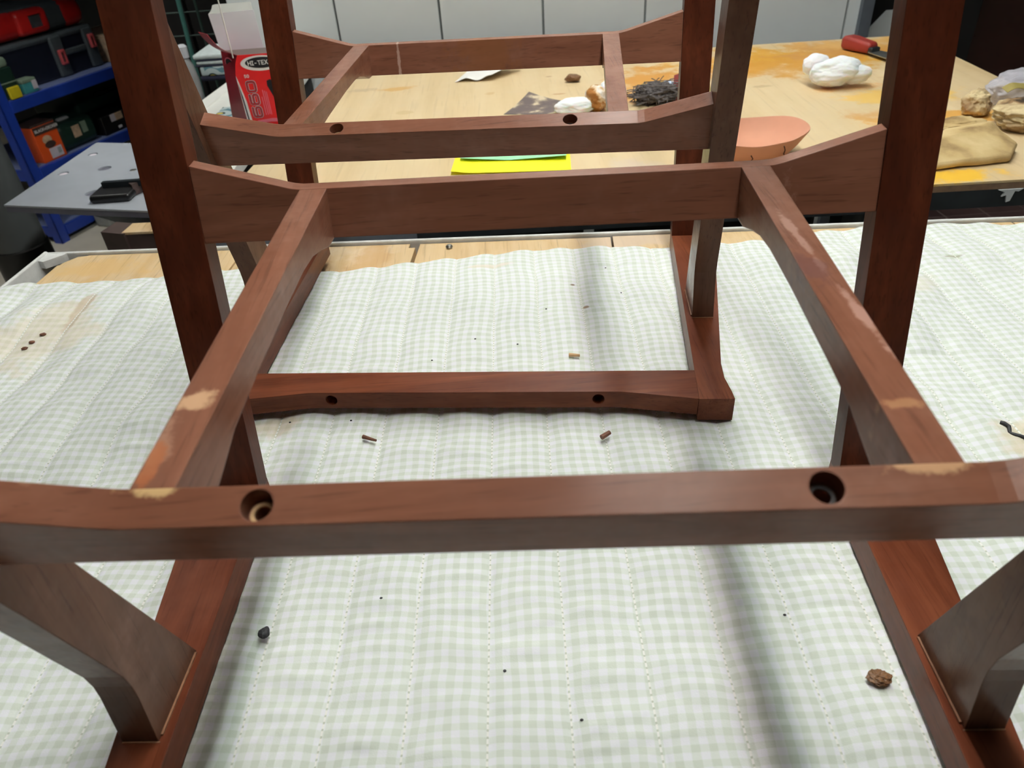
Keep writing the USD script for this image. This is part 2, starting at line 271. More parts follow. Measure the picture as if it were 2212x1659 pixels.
# gingham cloth: woven check in the cloth's own directions, dashed stitching along each seam
SEAM, U0, PU, PV, SK = 0.056, -0.041, 0.01155, 0.0104, 0.031
gn = {'g': ('geometry', {}), 'w1': ('noise_texture', {'scale': 5.0, 'detail': 2.0}), 'w2': ('noise_texture', {'scale': 30.0, 'detail': 2.0}),
      'a1': ('mix', {'mix_type': 'add', 'fac': 0.022}), 'a2': ('mix', {'mix_type': 'add', 'fac': 0.0035}),
      'm': ('mapping', {'rotation': (0, 0, SK)}), 's': ('separate_xyz', {}), 'm0': ('mapping', {'rotation': (0, 0, SK)}), 's0': ('separate_xyz', {}),
      'u1': ('math', {'math_type': 'subtract', 'value2': -0.0277 + 0.0127}), 'u2': ('math', {'math_type': 'pingpong', 'value2': PU / 2}),
      'u3': ('map_range', {'range_type': 'smoothstep', 'from_min': PU / 4 - 0.0005, 'from_max': PU / 4 + 0.0005, 'to_min': 0.0, 'to_max': 0.5, 'clamp': True}),
      'v1': ('math', {'math_type': 'subtract', 'value2': 0.368 + 0.0127}), 'v2': ('math', {'math_type': 'pingpong', 'value2': PV / 2}),
      'v3': ('map_range', {'range_type': 'smoothstep', 'from_min': PV / 4 - 0.0005, 'from_max': PV / 4 + 0.0005, 'to_min': 0.0, 'to_max': 0.5, 'clamp': True}),
      'ad': ('math', {'math_type': 'add'}),
      'r': ('rgb_ramp', {'ramp': [(0.0, lin(232, 234, 238)), (0.5, lin(221, 227, 221)), (1.0, lin(206, 214, 202))]}),
      'q1': ('math', {'math_type': 'subtract', 'value2': U0}), 'q2': ('math', {'math_type': 'pingpong', 'value2': SEAM / 2}), 'q3': ('math', {'math_type': 'less_than', 'value2': 0.0007}),
      'd1': ('math', {'math_type': 'pingpong', 'value2': 0.0025}), 'd2': ('math', {'math_type': 'less_than', 'value2': 0.0017}), 'd3': ('math', {'math_type': 'multiply'}),
      'd4': ('math', {'math_type': 'subtract'}),
      'sx': ('mix', {'color2': lin(236, 237, 232)}), 'sy': ('mix', {'color2': lin(192, 198, 184)}),
      'fn': ('noise_texture', {'scale': 900.0, 'detail': 2.0}), 'b': ('bump', {'strength': 0.25, 'distance': 0.0004}),
      'p': ('principled_bsdf', {'roughness': 0.9, 'sheen_weight': 0.15, 'specular_ior_level': 0.2})}
gl = [('g.position', 'w1.vector'), ('g.position', 'w2.vector'), ('g.position', 'a1.color1'), ('w1.color', 'a1.color2'), ('a1.color', 'a2.color1'), ('w2.color', 'a2.color2'), ('a2.color', 'm.vector'), ('m.vector', 's.vector'),
      ('s.x', 'u1.value1'), ('u1.value', 'u2.value1'), ('u2.value', 'u3.value'), ('s.y', 'v1.value1'), ('v1.value', 'v2.value1'), ('v2.value', 'v3.value'), ('u3.result', 'ad.value1'), ('v3.result', 'ad.value2'), ('ad.value', 'r.fac'),
      ('g.position', 'm0.vector'), ('m0.vector', 's0.vector'), ('s0.x', 'q1.value1'), ('q1.value', 'q2.value1'), ('q2.value', 'q3.value1'), ('s0.y', 'd1.value1'), ('d1.value', 'd2.value1'), ('q3.value', 'd3.value1'), ('d2.value', 'd3.value2'),
      ('q3.value', 'd4.value1'), ('d3.value', 'd4.value2'), ('d3.value', 'sx.fac'), ('d4.value', 'sy.fac'), ('sy.color', 'sx.color1'), ('g.position', 'fn.vector'), ('fn.fac', 'b.height'), ('b.normal', 'p.normal')]
cur = stains(gn, gl, 'r.color', [(-.60, .82, .12, .12, (226, 212, 182), .5), (-.575, .88, .012, .09, (178, 152, 120), .55), (.475, .505, .04, .05, (216, 202, 172), .7), (.49, .80, .10, .05, (222, 216, 200), .5), (-.25, .60, .05, .03, (206, 190, 160), .6), (.09, .86, .006, .005, (120, 90, 60), .9), (.10, .80, .006, .005, (140, 100, 60), .8), (.60, .86, .025, .006, (150, 150, 120), .8), (-.02, .93, .06, .01, (222, 206, 180), .5)])
gl += [(cur, 'sy.color1'), ('sx.color', 'p.base_color')]
mat('gingham', gn, gl)

# ------------------------------------------------------------------ setting
FLOOR = -0.85
fl = struct('floor')
obj('slab', bx(-4.2, 3.6, -3.8, 5.2, FLOOR - 0.1, FLOOR - 0.004), 'concrete', fl)
obj('screed', slab4([(-4.2, -3.8), (1.15, -3.8), (1.15, 5.2), (-4.2, 5.2)], FLOOR - 0.004, FLOOR), 'concrete', fl)
obj('grout_bed', bx(1.15, 3.6, 2.07, 3.6, FLOOR - 0.004, FLOOR - 0.001), 'grout', fl)
k = 0
for i in range(9):
    for j in range(6):
        x0, y0 = 1.152 + 0.1685 * i, 2.248 + 0.169 * j
        if y0 < 2.07 or y0 > 3.0: continue
        obj('tile', bx(x0 + 0.003, x0 + 0.165, y0 + 0.003, y0 + 0.166, FLOOR - 0.003, FLOOR + 0.0005 * ((i * 7 + j * 3) % 3)), 'tile_a' if (i * 5 + j * 3) % 4 else 'tile_b', fl)
struct('ceiling', bx(-4.2, 3.6, -3.8, 5.2, 1.85, 1.95), 'ceiling_paint')
struct('wall_left', bx(-4.3, -4.2, -3.8, 5.2, FLOOR - 0.1, 1.95), 'wall_dark')
struct('wall_right', bx(3.6, 3.7, -3.8, 5.2, FLOOR - 0.1, 1.95), 'wall_paint')
struct('wall_front', bx(-4.2, 3.6, -3.9, -3.8, FLOOR - 0.1, 1.95), 'wall_paint')
struct('wall_far', bx(-4.2, 3.6, 5.2, 5.3, FLOOR - 0.1, 1.95), 'wall_dark')
wb = struct('wall_back', label='pale grey panelled partition behind the far table')
obj('backing', bx(-0.745, 1.128, 2.412, 2.45, FLOOR, 1.85), 'joint', wb)
xs = [-0.7455, -0.4385, -0.1335, 0.1725, 0.478, 0.784, 1.09, 1.128]
for i in range(7):
    obj('panel', bx(xs[i] + (0.0035 if i else 0), xs[i + 1] - (0.0035 if i < 6 else 0), 2.40, 2.412, FLOOR, 1.85), 'panel', wb)
struct('trim_1', bx(1.128, 1.162, 2.38, 2.46, FLOOR, 1.85), 'trim_grey')

# ------------------------------------------------------------------ ceiling lamps
def lamp(x, y0, y1, label):
    t = thing('ceiling_lamp', label, 'lamp', (x, (y0 + y1) / 2, LAMP_Z), 0, None)
    h = (y1 - y0) / 2
    obj('housing', rbx(-0.08, 0.08, -h - 0.03, h + 0.03, 0.05, 0.09, 0.006), 'paint_white', t)
    for s, m in ((-1, 'tube_warm'), (1, 'tube_cool')):
        obj('tube', cyl((s * 0.034, -h, 0.0), (s * 0.034, h, 0.0), 0.013, 12), m, t, smooth=30)
        for e in (-1, 1): obj('lamp_holder', bx(s * 0.034 - 0.012, s * 0.034 + 0.012, e * (h + 0.012) - 0.01, e * (h + 0.012) + 0.01, -0.015, 0.055), 'paint_white', t)
    obj('hanger', bx(-0.01, 0.01, -h * 0.7, -h * 0.7 + 0.02, 0.088, 0.25), 'paint_white', t); obj('hanger', bx(-0.01, 0.01, h * 0.7, h * 0.7 + 0.02, 0.088, 0.25), 'paint_white', t)
for L, lb in zip(LAMPS, ('twin tube ceiling lamp above the two chair frames', 'short twin tube ceiling lamp above the work table', 'twin tube ceiling lamp over the left side of the room')):
    lamp(*L, lb)

# ------------------------------------------------------------------ the workbench under the mat
WBX, WBY, WBA = -0.730, 1.1007, -4.86
wbn = thing('workbench', 'plank-topped workbench with white-splashed steel rim under the checked mat', 'workbench', (WBX, WBY, 0), WBA)
TOPZ = -0.012
sx = [0.040, 0.33, 0.606, 0.90, 1.19, 1.48, 1.77, 1.95]
for i in range(7):
    poly = sbox(sx[i] + 0.0015, -1.42, sx[i + 1] - (0.0015 if i != 1 else 0.004), -0.008)
    if i == 0: poly = poly.difference(sbox(0, -0.04, 0.075, 0)).union(Polygon([(0.0415, -0.06), (0.075, -0.06), (0.075, -0.01), (0.06, -0.012), (0.046, -0.032)]))
    if i == 1: poly = poly.difference(sbox(sx[2] - 0.014, -0.022, sx[2], 0))
    obj('plank', ext(poly, 0.032, 'xy', TOPZ - 0.032 - 0.0006 * (i % 3)), 'pine', wbn)
obj('rim', rbx(0, 1.99, -0.006, 0.0, -0.07, -0.007, 0.002), 'paint_white', wbn)
obj('rim', rbx(0.0, 0.006, -1.43, -0.001, -0.07, -0.005, 0.002), 'paint_white', wbn)
obj('rim', rbx(1.984, 1.99, -1.43, -0.001, -0.07, -0.006, 0.002), 'paint_white', wbn)
obj('ledge', bx(0.006, 1.984, -0.05, -0.006, -0.05, -0.045), 'steel_dark', wbn)
obj('ledge', bx(0.006, 0.05, -1.42, -0.05, -0.05, -0.045), 'steel_dark', wbn)
obj('gusset', ext(Polygon([(0.004, -0.03), (0.004, -0.004), (0.04, -0.004), (0.036, -0.012), (0.016, -0.034)]), 0.012, 'xy', -0.02), 'paint_white', wbn)
for x in (0.01, 1.93):
    for y in (-0.06, -1.41): obj('leg', bx(x, x + 0.05, y, y + 0.05, FLOOR, -0.05), 'steel_dark', wbn)
sp = np.array([0.655, -0.026])
obj('screw', cat(cyl((*sp, TOPZ - 0.004), (*sp, TOPZ + 0.002), 0.0042, 16), lathe([(0, 0.0035), (0.0035, 0.0025), (0.0055, 0.0), (0, 0.0)], 20).apply_translation((*sp, TOPZ + 0.0015))), 'screw_metal', wbn, smooth=30)

# ------------------------------------------------------------------ quilted gingham mat
def quilt():
    NX, NY = 560, 330
    X = np.linspace(-0.93, 1.0, NX)
    ex = [-1.0, -.74, -.6, -.487, -.36, -.2566, -.1323, .0412, .16, .243, .376, .45, .6315, .70, .741, .80, 1.05]
    ey = [.990, .990, .983, .985, .975, .956, .966, .981, .973, .953, .959, .974, .974, .965, .942, .90, .86]
    Y1 = np.interp(X, ex, ey) + 0.0025 * np.sin((X - U0) / SEAM * 2 * np.pi)
    t = np.linspace(0, 1, NY); gx = np.repeat(X[:, None], NY, 1); gy = -0.28 + (Y1[:, None] + 0.28) * t[None]
    u = gx - SK * gy - U0
    puff = np.abs(np.sin(np.pi * u / SEAM)) ** 0.45
    P = np.stack([gx, gy, 0 * gx], -1)
    pk = meshkit.fbm(np.stack([gx * 26, gy * 150, 0 * gx], -1), 3, 3) - 0.5
    pk2 = meshkit.fbm(np.stack([gx * 18 + gy * 8, gy * 55, 0 * gx + 4], -1), 2, 5) - 0.5
    side = np.clip((np.abs(gx - 0.02) - 0.27) / 0.12, 0, 1)
    big = (meshkit.fbm(np.stack([gx * 9 - gy * 3, gy * 8, 0 * gx], -1), 2, 8) - 0.5) * side * 0.032
    ridge = 0.010 * np.exp(-((gx - (0.50 + 0.10 * np.sin(gy * 7))) / 0.018) ** 2) * np.clip((gx - .4) / .05, 0, 1) * np.exp(-((gy - .62) / .12) ** 2)
    z = -0.0070 + 0.0054 * puff * (0.9 + 0.2 * pk2) + 0.0042 * pk * puff + 0.0022 * pk2 * puff + np.maximum(big, -0.004) + ridge
    inner = np.abs(gx - 0.02) < 0.33
    z = np.where(inner, np.minimum(z, 0.0006), z)
    edge = np.clip((Y1[:, None] - gy) / 0.018, 0, 1); z = -0.0095 + (z + 0.0095) * np.sqrt(1 - (1 - edge) ** 2 + 1e-9)
    drop = np.clip(-0.735 - gx, 0, None); z = z - 1.1 * drop - 3.0 * np.minimum(drop, 0.06)
    top = np.stack([gx, gy, z], -1); bot = top - np.array([0, 0, 0.004]); bot[..., 2] = np.where(gx > -0.735, np.maximum(bot[..., 2], -0.0116), bot[..., 2])
    N = NX * NY; idx = np.arange(N).reshape(NX, NY)
    a, b, c, d = idx[:-1, :-1].ravel(), idx[1:, :-1].ravel(), idx[1:, 1:].ravel(), idx[:-1, 1:].ravel()
    ring = np.concatenate([idx[:, 0], idx[-1, 1:], idx[-2::-1, -1], idx[0, -2:0:-1]]); r2 = np.roll(ring, -1)
    f = np.vstack([np.stack([a, b, c], 1), np.stack([a, c, d], 1), np.stack([a, c, b], 1) + N, np.stack([a, d, c], 1) + N, np.stack([ring, ring + N, r2], 1), np.stack([r2, ring + N, r2 + N], 1)])
    return trimesh.Trimesh(np.vstack([top.reshape(-1, 3), bot.reshape(-1, 3)]), f, process=False)
QM = quilt(); QT = QM.vertices[:len(QM.vertices) // 2]
def mat_z(x, y): return float(QT[np.argmin((QT[:, 0] - x) ** 2 + (QT[:, 1] - y) ** 2), 2])
tag(obj('quilted_mat', QM, 'gingham', smooth=True), 'pale green and white gingham quilted mat spread over the workbench', 'mat')

# ------------------------------------------------------------------ chair frames
C = dict(wA=.2471, tA=.0234, W=.25, tB=.0375, wL=.2478, tL=.0591, wLf=.2348, hL=.0263, yLe=-.1521, yB=.2173, dB=.0195, dA=.0649, yb=.0047, zb=.0627,
         sA=-.3072, sAb=-.3385, sB=.254, A1=(-.0284, .2284), A2=(-.0375, .2577), A3=(-.0221, .2649), eA=.0169, fA=(.1694, .1771), wRA=.2412,
         B1=(.2732, .2385), B2=(.2817, .2737), B3=(.2924, .2743), eB=.0208, fB=(.1736, .1742), xA=(.147, .1661), xB=(.1507, .1711),
         yC0=-.1031, yC1=-.1389, fC=.1603, cC=.006, hA=.1118, hC=.1379)
def chair(label, loc, rotz, group=None):
    c = C; t = thing('chair_frame', label, 'chair', loc, rotz, group)
    TOP = 0.62
    for s in (-1, 1):
        # the leg nearest the viewer: bent foot, leaning forward as it rises
        h = TOP - c['hL']
        prof = [(0, c['hL']), (c['yb'] * .8, c['hL'] + c['zb'] - .018), (c['yb'] - .001, c['hL'] + c['zb'] - .007), (c['yb'] - .003, c['hL'] + c['zb'] + .006), (c['yb'] + c['sA'] * (h - c['zb']), TOP), (c['dA'] + c['sAb'] * h, TOP), (c['dA'], c['hL'])]
        m = ext(Polygon(prof), c['tA'], 'yz', 0.0); v = m.vertices.copy()
        v[:, 0] = s * (c['wA'] + v[:, 0] - 0.0306 * (v[:, 2] - c['hL'])); m.vertices = v; m.fix_normals()
        lg = obj('leg', m, 'sanded_z', t)
        obj('glue_line', bx(s * c['wA'] - .001 if s > 0 else s * c['wA'] - c['tA'], s * c['wA'] + c['tA'] if s > 0 else s * c['wA'] + .001, -.0009, .0, c['hL'] - .0002, c['hL'] + .0005), 'glue', lg)
        obj('glue_line', bx(*sorted((s * (c['wA'] - .0014), s * (c['wA'] + .001))), .004, c['dA'] - .002, c['hL'] - .0002, c['hL'] + .0014), 'glue', lg)
        prof = [(c['yB'], c['hL']), (c['yB'] + c['dB'], c['hL']), (c['yB'] + c['dB'] + c['sB'] * h, TOP), (c['yB'] + c['sB'] * h, TOP)]
        m = ext(Polygon(prof), c['tB'], 'yz', 0.0); v = m.vertices.copy()
        v[:, 0] = s * (c['W'] + v[:, 0] + 0.0138 * (v[:, 2] - .266)); m.vertices = v; m.fix_normals()
        obj('leg', m, 'varnished_z', t)
        # side rail lying on the mat, wide at the back, its tip flared
        o0, o1 = c['wL'] + c['tL'], c['wLf'] + .0285
        pl = Polygon([(c['wL'], c['yB'] + c['dB'] + .003), (c['wLf'], c['yLe']), (c['wLf'] + .034, c['yLe']), (c['wLf'] + .033, c['yLe'] + .012), (c['wLf'] + .0295, c['yLe'] + .035), (c['wLf'] + .0300, c['yLe'] + .06), (o0, c['yB'] + c['dB'] + .003)])
        pl = Polygon([(s * x, y) for x, y in pl.exterior.coords])
        obj('side_rail', ext(pl, c['hL'], 'xy', 0.0), 'oiled_y', t)
    # seat rails with upswept ends
    def rail(p1, p2, p3, w, e, fl, holes=None):
        p1, p2, p3 = [np.array([0, *p]) for p in (p1, p2, p3)]
        up = p2 - p1; hh = np.linalg.norm(up); up /= hh; th = p3 - p2; tt = np.linalg.norm(th); th /= tt
        poly = Polygon([(-w, 0), (w, 0), (w, hh + e), (fl[1], hh), (-fl[0], hh), (-w, hh + e)])
        poly = poly.buffer(.05, quad_segs=24).buffer(-.05, quad_segs=24).intersection(sbox(-w, 0, w, hh + e)) if True else poly
        poly = poly.simplify(0.00015)
        m = man(trimesh.creation.extrude_polygon(poly, tt, engine='earcut'))
        for hx in holes or []:
            for r, d in ((.0067, .009), (.0036, .03)):
                hc = m3.Manifold.cylinder(d + .01, r, r, 28).rotate((-90, 0, 0)).translate((hx, hh - d, tt * .5))
                m = m - hc
        m = tm(m); v = m.vertices; m.vertices = p1 + v[:, :1] * np.array([1, 0, 0]) + v[:, 1:2] * up + v[:, 2:3] * th
        m.fix_normals(); return m, p1, up, th, hh, tt
    mA, p1, up, th, hh, tt = rail(c['A1'], c['A2'], c['A3'], c['wRA'], c['eA'], c['fA'], (-c['hA'], c['hA']))
    ra = obj('seat_rail', mA, 'sanded_x', t)
    for s in (-1, 1):
        q = p1 + up * (hh - .0088) + th * tt * .5 + np.array([s * c['hA'], 0, 0])
        obj('screw_socket', lathe([(.0036, 0), (.0052, 0), (.0052, .0014), (.0036, .0014), (.0036, 0)], 24).apply_transform(trimesh.geometry.align_vectors([0, 0, 1], up)).apply_translation(q), 'raw_wood' if s < 0 else 'socket_dark', ra, smooth=30)
    mB, *_ = rail(c['B1'], c['B2'], c['B3'], c['W'], c['eB'], c['fB'])
    obj('seat_rail', mB, 'sanded_x', t)
    # stretchers between the two seat rails, thicker at both ends
    ya, za = c['A3']; yb, zb = c['B2']
    prof = [(0, .234), (.08, .236), (.14, .2405), (.2, .2455), (.3, .248), (.55, .2525), (.7, .2535), (.78, .2515), (.85, .246), (.92, .2388), (1, .2378)]
    n = len(prof)
    for s in (-1, 1):
        V = []
        for side in (0, 1):
            for (q, zz) in prof:
                x = c['xA'][side] * (1 - q) + c['xB'][side] * q
                V += [(s * x, ya * (1 - q) + yb * q, zz), (s * x, ya * (1 - q) + yb * q, za * (1 - q) + zb * q)]
        f = []; o = 2 * n
        for i in range(n - 1):
            b, tp, b2, t2 = 2 * i, 2 * i + 1, 2 * i + 2, 2 * i + 3
            f += [(b, b2, t2), (b, t2, tp), (o + b, o + tp, o + t2), (o + b, o + t2, o + b2), (tp, t2, o + t2), (tp, o + t2, o + tp), (b, o + b, o + b2), (b, o + b2, b2)]
        f += [(0, 1, o + 1), (0, o + 1, o), (2 * n - 2, o + 2 * n - 2, o + 2 * n - 1), (2 * n - 2, o + 2 * n - 1, 2 * n - 1)]
        m = trimesh.Trimesh(V, f, process=False); m.fix_normals()
        obj('stretcher', m, 'sanded_y', t)
    # low cross rail between the tips of the side rails
    pl = Polygon([(-c['wLf'] - .0035, c['yC0']), (c['wLf'] + .0035, c['yC0']), (c['wLf'], c['yLe'] + .001), (c['fC'], c['yC1']), (-c['fC'], c['yC1']), (-c['wLf'], c['yLe'] + .001)])
    pl = pl.buffer(.04, quad_segs=24).buffer(-.04, quad_segs=24)
    pl = pl.intersection(Polygon([(-c['wLf'] - .0035, c['yC0']), (c['wLf'] + .0035, c['yC0']), (c['wLf'], c['yLe']), (-c['wLf'], c['yLe'])])).simplify(.0001)
    m = man(ext(pl, c['hL'] - c['cC'] - .0004, 'xy', c['cC']))
    for s in (-1, 1):
        m = m - cyl((s * c['hC'], c['yC1'] - .01, .0165), (s * c['hC'], c['yC1'] + .012, .0165), .0061, 28)
    obj('cross_rail', tm(m), 'oiled_x', t)
    return t
near = chair('bare dark wood chair frame standing closest, its drilled front rail crossing the whole view', (.0081, .2348, 0), -3.398)
far = UsdGeom.Xform.Define(stage, numbered('/World/chair_frame')); far.AddTranslateOp().Set(Gf.Vec3d(-.0357, .7346, 0)); far.AddRotateZOp().Set(-6.514)
far.GetPrim().GetReferences().AddInternalReference(near.GetPath()); far.GetPrim().SetInstanceable(True)
tag(far, 'bare dark wood chair frame standing farther back, framed inside the nearer one', 'chair')

# ------------------------------------------------------------------ far table
FT = [(-.495, 1.142), (1.088, 1.078), (1.150, 2.115), (-.42, 2.180)]
ft = thing('work_table', 'stained light wood work table with black steel edge beyond the mat', 'table')
obj('tabletop', slab4(FT, -.004, 0), 'bench_ply', ft)
obj('core', slab4(FT, -.014, -.0042), 'ply_edge', ft)
def along(p, q, a, b, w, z0, z1, m, name):
    p, q = np.array(p, float), np.array(q, float); d = (q - p); n = np.array([-d[1], d[0]]) / np.linalg.norm(d)
    A, B = p + d * a, p + d * b
    return obj(name, slab4([A, B, B + n * w, A + n * w], z0, z1), m, ft)
along(FT[0], FT[1], .225, 1, .05, -.044, -.0142, 'steel_dark', 'front_beam'); along(FT[0], FT[1], 0, .223, .05, -.05, -.006, 'steel_grey', 'front_beam')
along(FT[1], FT[2], 0, 1, .04, -.044, -.0142, 'steel_dark', 'side_beam'); along(FT[3], FT[0], 0, 1, .04, -.044, -.0142, 'steel_grey', 'side_beam')
along(FT[0], FT[1], .2225, .2255, .052, -.052, -.004, 'steel_grey', 'beam_joint')
obj('paint_splash', ext(Polygon([(.795, -.0145), (.835, -.0145), (.828, -.019), (.822, -.018), (.819, -.034), (.813, -.036), (.810, -.024), (.803, -.026), (.806, -.019)]), .003, 'xz', 1.0865), 'splash', ft)
obj('paint_splash', lump((-.150, 1.126, -.010), (.006, .004, .005), 4, sub=3), 'splash', ft, smooth=True)
for p in ((-.47, 1.19), (.665, 1.30), (1.08, 1.16), (1.10, 2.07), (-.38, 2.12)): obj('leg', bx(p[0] - .006 if p[0] == .665 else p[0] - .025, p[0] + .02, p[1], p[1] + .05, FLOOR, -.044), 'steel_dark', ft)
t = thing('storage_crate', 'large black storage crate under the left half of the work table', 'crate'); obj('body', rbx(-.151, .155, 1.26, 1.75, FLOOR, -.10, .01), 'black_matt', t); obj('lid', rbx(-.155, .158, 1.255, 1.755, -.101, -.075, .006), 'black_matt', t)
t = thing('storage_crate', 'black-brown storage crate under the right half of the work table', 'crate'); obj('body', rbx(.232, .59, 1.26, 1.70, FLOOR, -.10, .01), 'black_matt', t); obj('lid', rbx(.228, .594, 1.255, 1.705, -.101, -.075, .006), 'brown_dark', t)

# side bench left of the work table
sb = thing('side_bench', 'narrow white laminate side bench holding the red carton', 'bench')
obj('benchtop', slab4([(-.655, 1.425), (-.508, 1.40), (-.515, 2.35), (-.705, 2.38), (-.74, 1.92)], -.022, 0), 'laminate', sb)
obj('edge_strip', slab4([(-.712, 1.80), (-.704, 1.80), (-.684, 2.13), (-.692, 2.13)], 0, .003), 'laminate', sb)
obj('body', slab4([(-.60, 1.47), (-.52, 1.45), (-.525, 2.3), (-.67, 2.3), (-.69, 1.95)], FLOOR, -.022), 'black_matt', sb)

# ------------------------------------------------------------------ glove carton (red), pushed out of square
A0 = np.array([-.5265, 1.672, 0.0015]); UX = np.array([.102, 0, 0]); UD = np.array([-.052, .062, 0]); H = .1525
gc = thing('glove_carton', 'open red disposable glove carton with its white lid standing up', 'carton')
def wallq(p, d, h, th, nrm): 
    p, d, nrm = map(np.array, (p, d, nrm)); c = [p, p + d, p + d + nrm * th, p + nrm * th]
    return slab4(c, p[2], p[2] + h)
fpn = obj('front_panel', ext(Polygon([(-.541, .0015), (-.4245, .0015), (-.4245, .0015 + H), (-.5265, .0015 + H), (-.5345, .138), (-.5400, .118), (-.541, .10)]), .0012, 'xz', 1.672), 'red_card', gc)
nl = np.array([UD[1], -UD[0], 0]) / np.linalg.norm(UD)
def sidep(u, v):
    fx = np.interp(v * .154, [0, .10, .118, .138, .154], [-.541, -.541, -.540, -.5345, -.5265]); bx_ = -.594 + .0155 * v
    return np.stack([fx + (bx_ - fx) * u, 1.6735 + .0605 * u, .0015 + H * v], -1)
spn = obj('side_panel', sheet(sidep, 4, 16, .0012), 'dark_red_card', gc)
obj('side_panel', wallq(A0 + UX + np.array([0, .0012, 0]), UD, H, .0012, -nl), 'dark_red_card', gc)
obj('back_panel', wallq(A0 + UD, UX, H, .0012, np.array([0, 1, 0])), 'grey_card', gc)
obj('bottom_panel', slab4([A0, A0 + UX, A0 + UX + UD, A0 + UD], .0015, .003), 'grey_card', gc)
B0 = A0 + UD + np.array([0, 0, H])
obj('lid', sheet(lambda u, v: quad([B0, B0 + UX * .92, B0 + UX * .92 + (-.004, .006, .074), B0 + (-.007, .006, .071)], u, v), 8, 8, .0008), 'white_card', gc)
T0 = B0 + np.array([-.007, .006, .0715])
def tuck(u, v):
    p = quad([T0, T0 + UX * .93, T0 + UX * .9 + (0, .012, .016), T0 + (.002, .012, .016)], u, v)
    r = np.clip((.12 - u) / .12, 0, 1); p[..., 2] -= .010 * r ** 2 * v; p[..., 0] += .004 * r ** 2 * v
    return p
obj('tuck_flap', sheet(tuck, 14, 6, .0008), 'grey_card', gc)
S0 = A0 + np.array([0, 0.0, H])
def sflap(u, v):   # u along the side edge, v outwards
    p = S0 + u[..., None] * UD * .55 + np.array([0, .002, 0]) + v[..., None] * np.array([-.050, 0, .010]); p[..., 2] += .034 * v ** 3 + .003 * np.sin(v * 3.1); return p
obj('side_flap', sheet(sflap, 8, 12, .0009), 'dark_red_card', gc)
obj('side_flap', sheet(lambda u, v: S0 + UX + u[..., None] * UD * .6 + v[..., None] * np.array([.03, .01, .02]), 5, 5, .0009), 'grey_card', gc)
fy = A0[1] - .0004
def flat(poly, m, name, dy=0.0): return obj(name, ext(poly, .0004, 'xz', fy - dy), m, fpn)
def ell(cx, cz, rx, rz, n=40): return Polygon([(cx + rx * math.cos(a), cz + rz * math.sin(a)) for a in np.linspace(0, 2 * np.pi, n, endpoint=False)])
flat(ell(-.4815, .1362, .0425, .0152), 'ink_white', 'logo_ring'); flat(ell(-.4795, .1372, .0345, .0108), 'ink_black', 'logo_field', .0004)
obj('logo_lettering', text_on('HI-TEX', .0085, (-.5095, fy - .0008, .1325), (1, 0, 0.02), (0, 0, 1), True, .0003), 'ink_white', fpn)
obj('count_lettering', text_on('50', .0062, (-.5235, fy - .0001, .1088), (1, 0, 0.0), (0, 0, 1), True, .0003), 'ink_white', fpn)
SIX = LineString([(.95, 1.0), (.2, 1.0), (.06, .94), (0, .8), (0, .2), (.06, .06), (.2, 0), (.8, 0), (.94, .06), (1, .2), (1, .44), (.94, .56), (.8, .6), (0, .6)])
ZERO = LineString([(.2, 0), (.8, 0), (.94, .06), (1, .2), (1, .8), (.94, .94), (.8, 1), (.2, 1), (.06, .94), (0, .8), (0, .2), (.06, .06), (.2, 0)])
for k, (g, z0) in enumerate(((SIX, .0275), (SIX, .0540), (ZERO, .0805))):      # 660, read upwards
    gl_ = LineString([(-.5048 - y * .0170, z0 + x * .0195) for x, y in g.coords])
    for r, m, dy in ((.0028, 'ink_white', 0), (.0021, 'ink_navy', .0004), (.0007, 'red_card', .0008)):
        flat(gl_.buffer(r, quad_segs=6), m, 'number_lettering', dy)
for k, (x, z0, z1) in enumerate(((-.497, .03, .068), (-.4925, .03, .082), (-.4885, .031, .08), (-.485, .03, .078))):
    flat(sbox(x, z0, x + .0016, z1), 'ink_pink', 'print_line')
flat(Polygon([(-.478, .100), (-.470, .103), (-.462, .095), (-.457, .06), (-.458, .035), (-.463, .033), (-.470, .065), (-.479, .09)]), 'ink_black', 'print_swoosh')
flat(Polygon([(-.5405, .114), (-.5375, .10), (-.5315, .06), (-.5295, .012), (-.5405, .012)]), 'ink_white', 'print_swoosh', .0001); flat(Polygon([(-.5400, .100), (-.5365, .07), (-.5345, .012), (-.5375, .012), (-.5388, .06)]), 'ink_navy', 'print_swoosh', .0005)
flat(Polygon([(-.518, .012), (-.49, .015), (-.455, .013), (-.455, .020), (-.485, .022), (-.518, .019)]), 'ink_pink', 'print_swoosh')
sc = A0 + UD * .5 + np.array([-.004, 0, 0]); dn = UD / np.linalg.norm(UD)
def sideell(cz, r1, r2, off):
    e = ext(ell(0, 0, r1, r2), .0004); v = e.vertices; e.vertices = sc + v[:, :1] * dn + v[:, 1:2] * np.array([0, 0, 1]) - nl * (off + v[:, 2:3]) + np.array([0, 0, cz]); e.fix_normals(); return e
obj('logo_ring', sideell(.132, .022, .012, -.0002), 'ink_pink', spn); obj('logo_field', sideell(.132, .018, .009, .0002), 'ink_black', spn)
tag(obj('cord', tube([(-.540 + .0055 * (1 - q) + .0015 * math.sin(q * 7), 1.668 - .002 * q, .150 + q * .95) for q in np.linspace(0, 1, 30)], .0013, 8), 'cord_white', smooth=True), 'thin white cord hanging straight down into the red carton', 'cord')

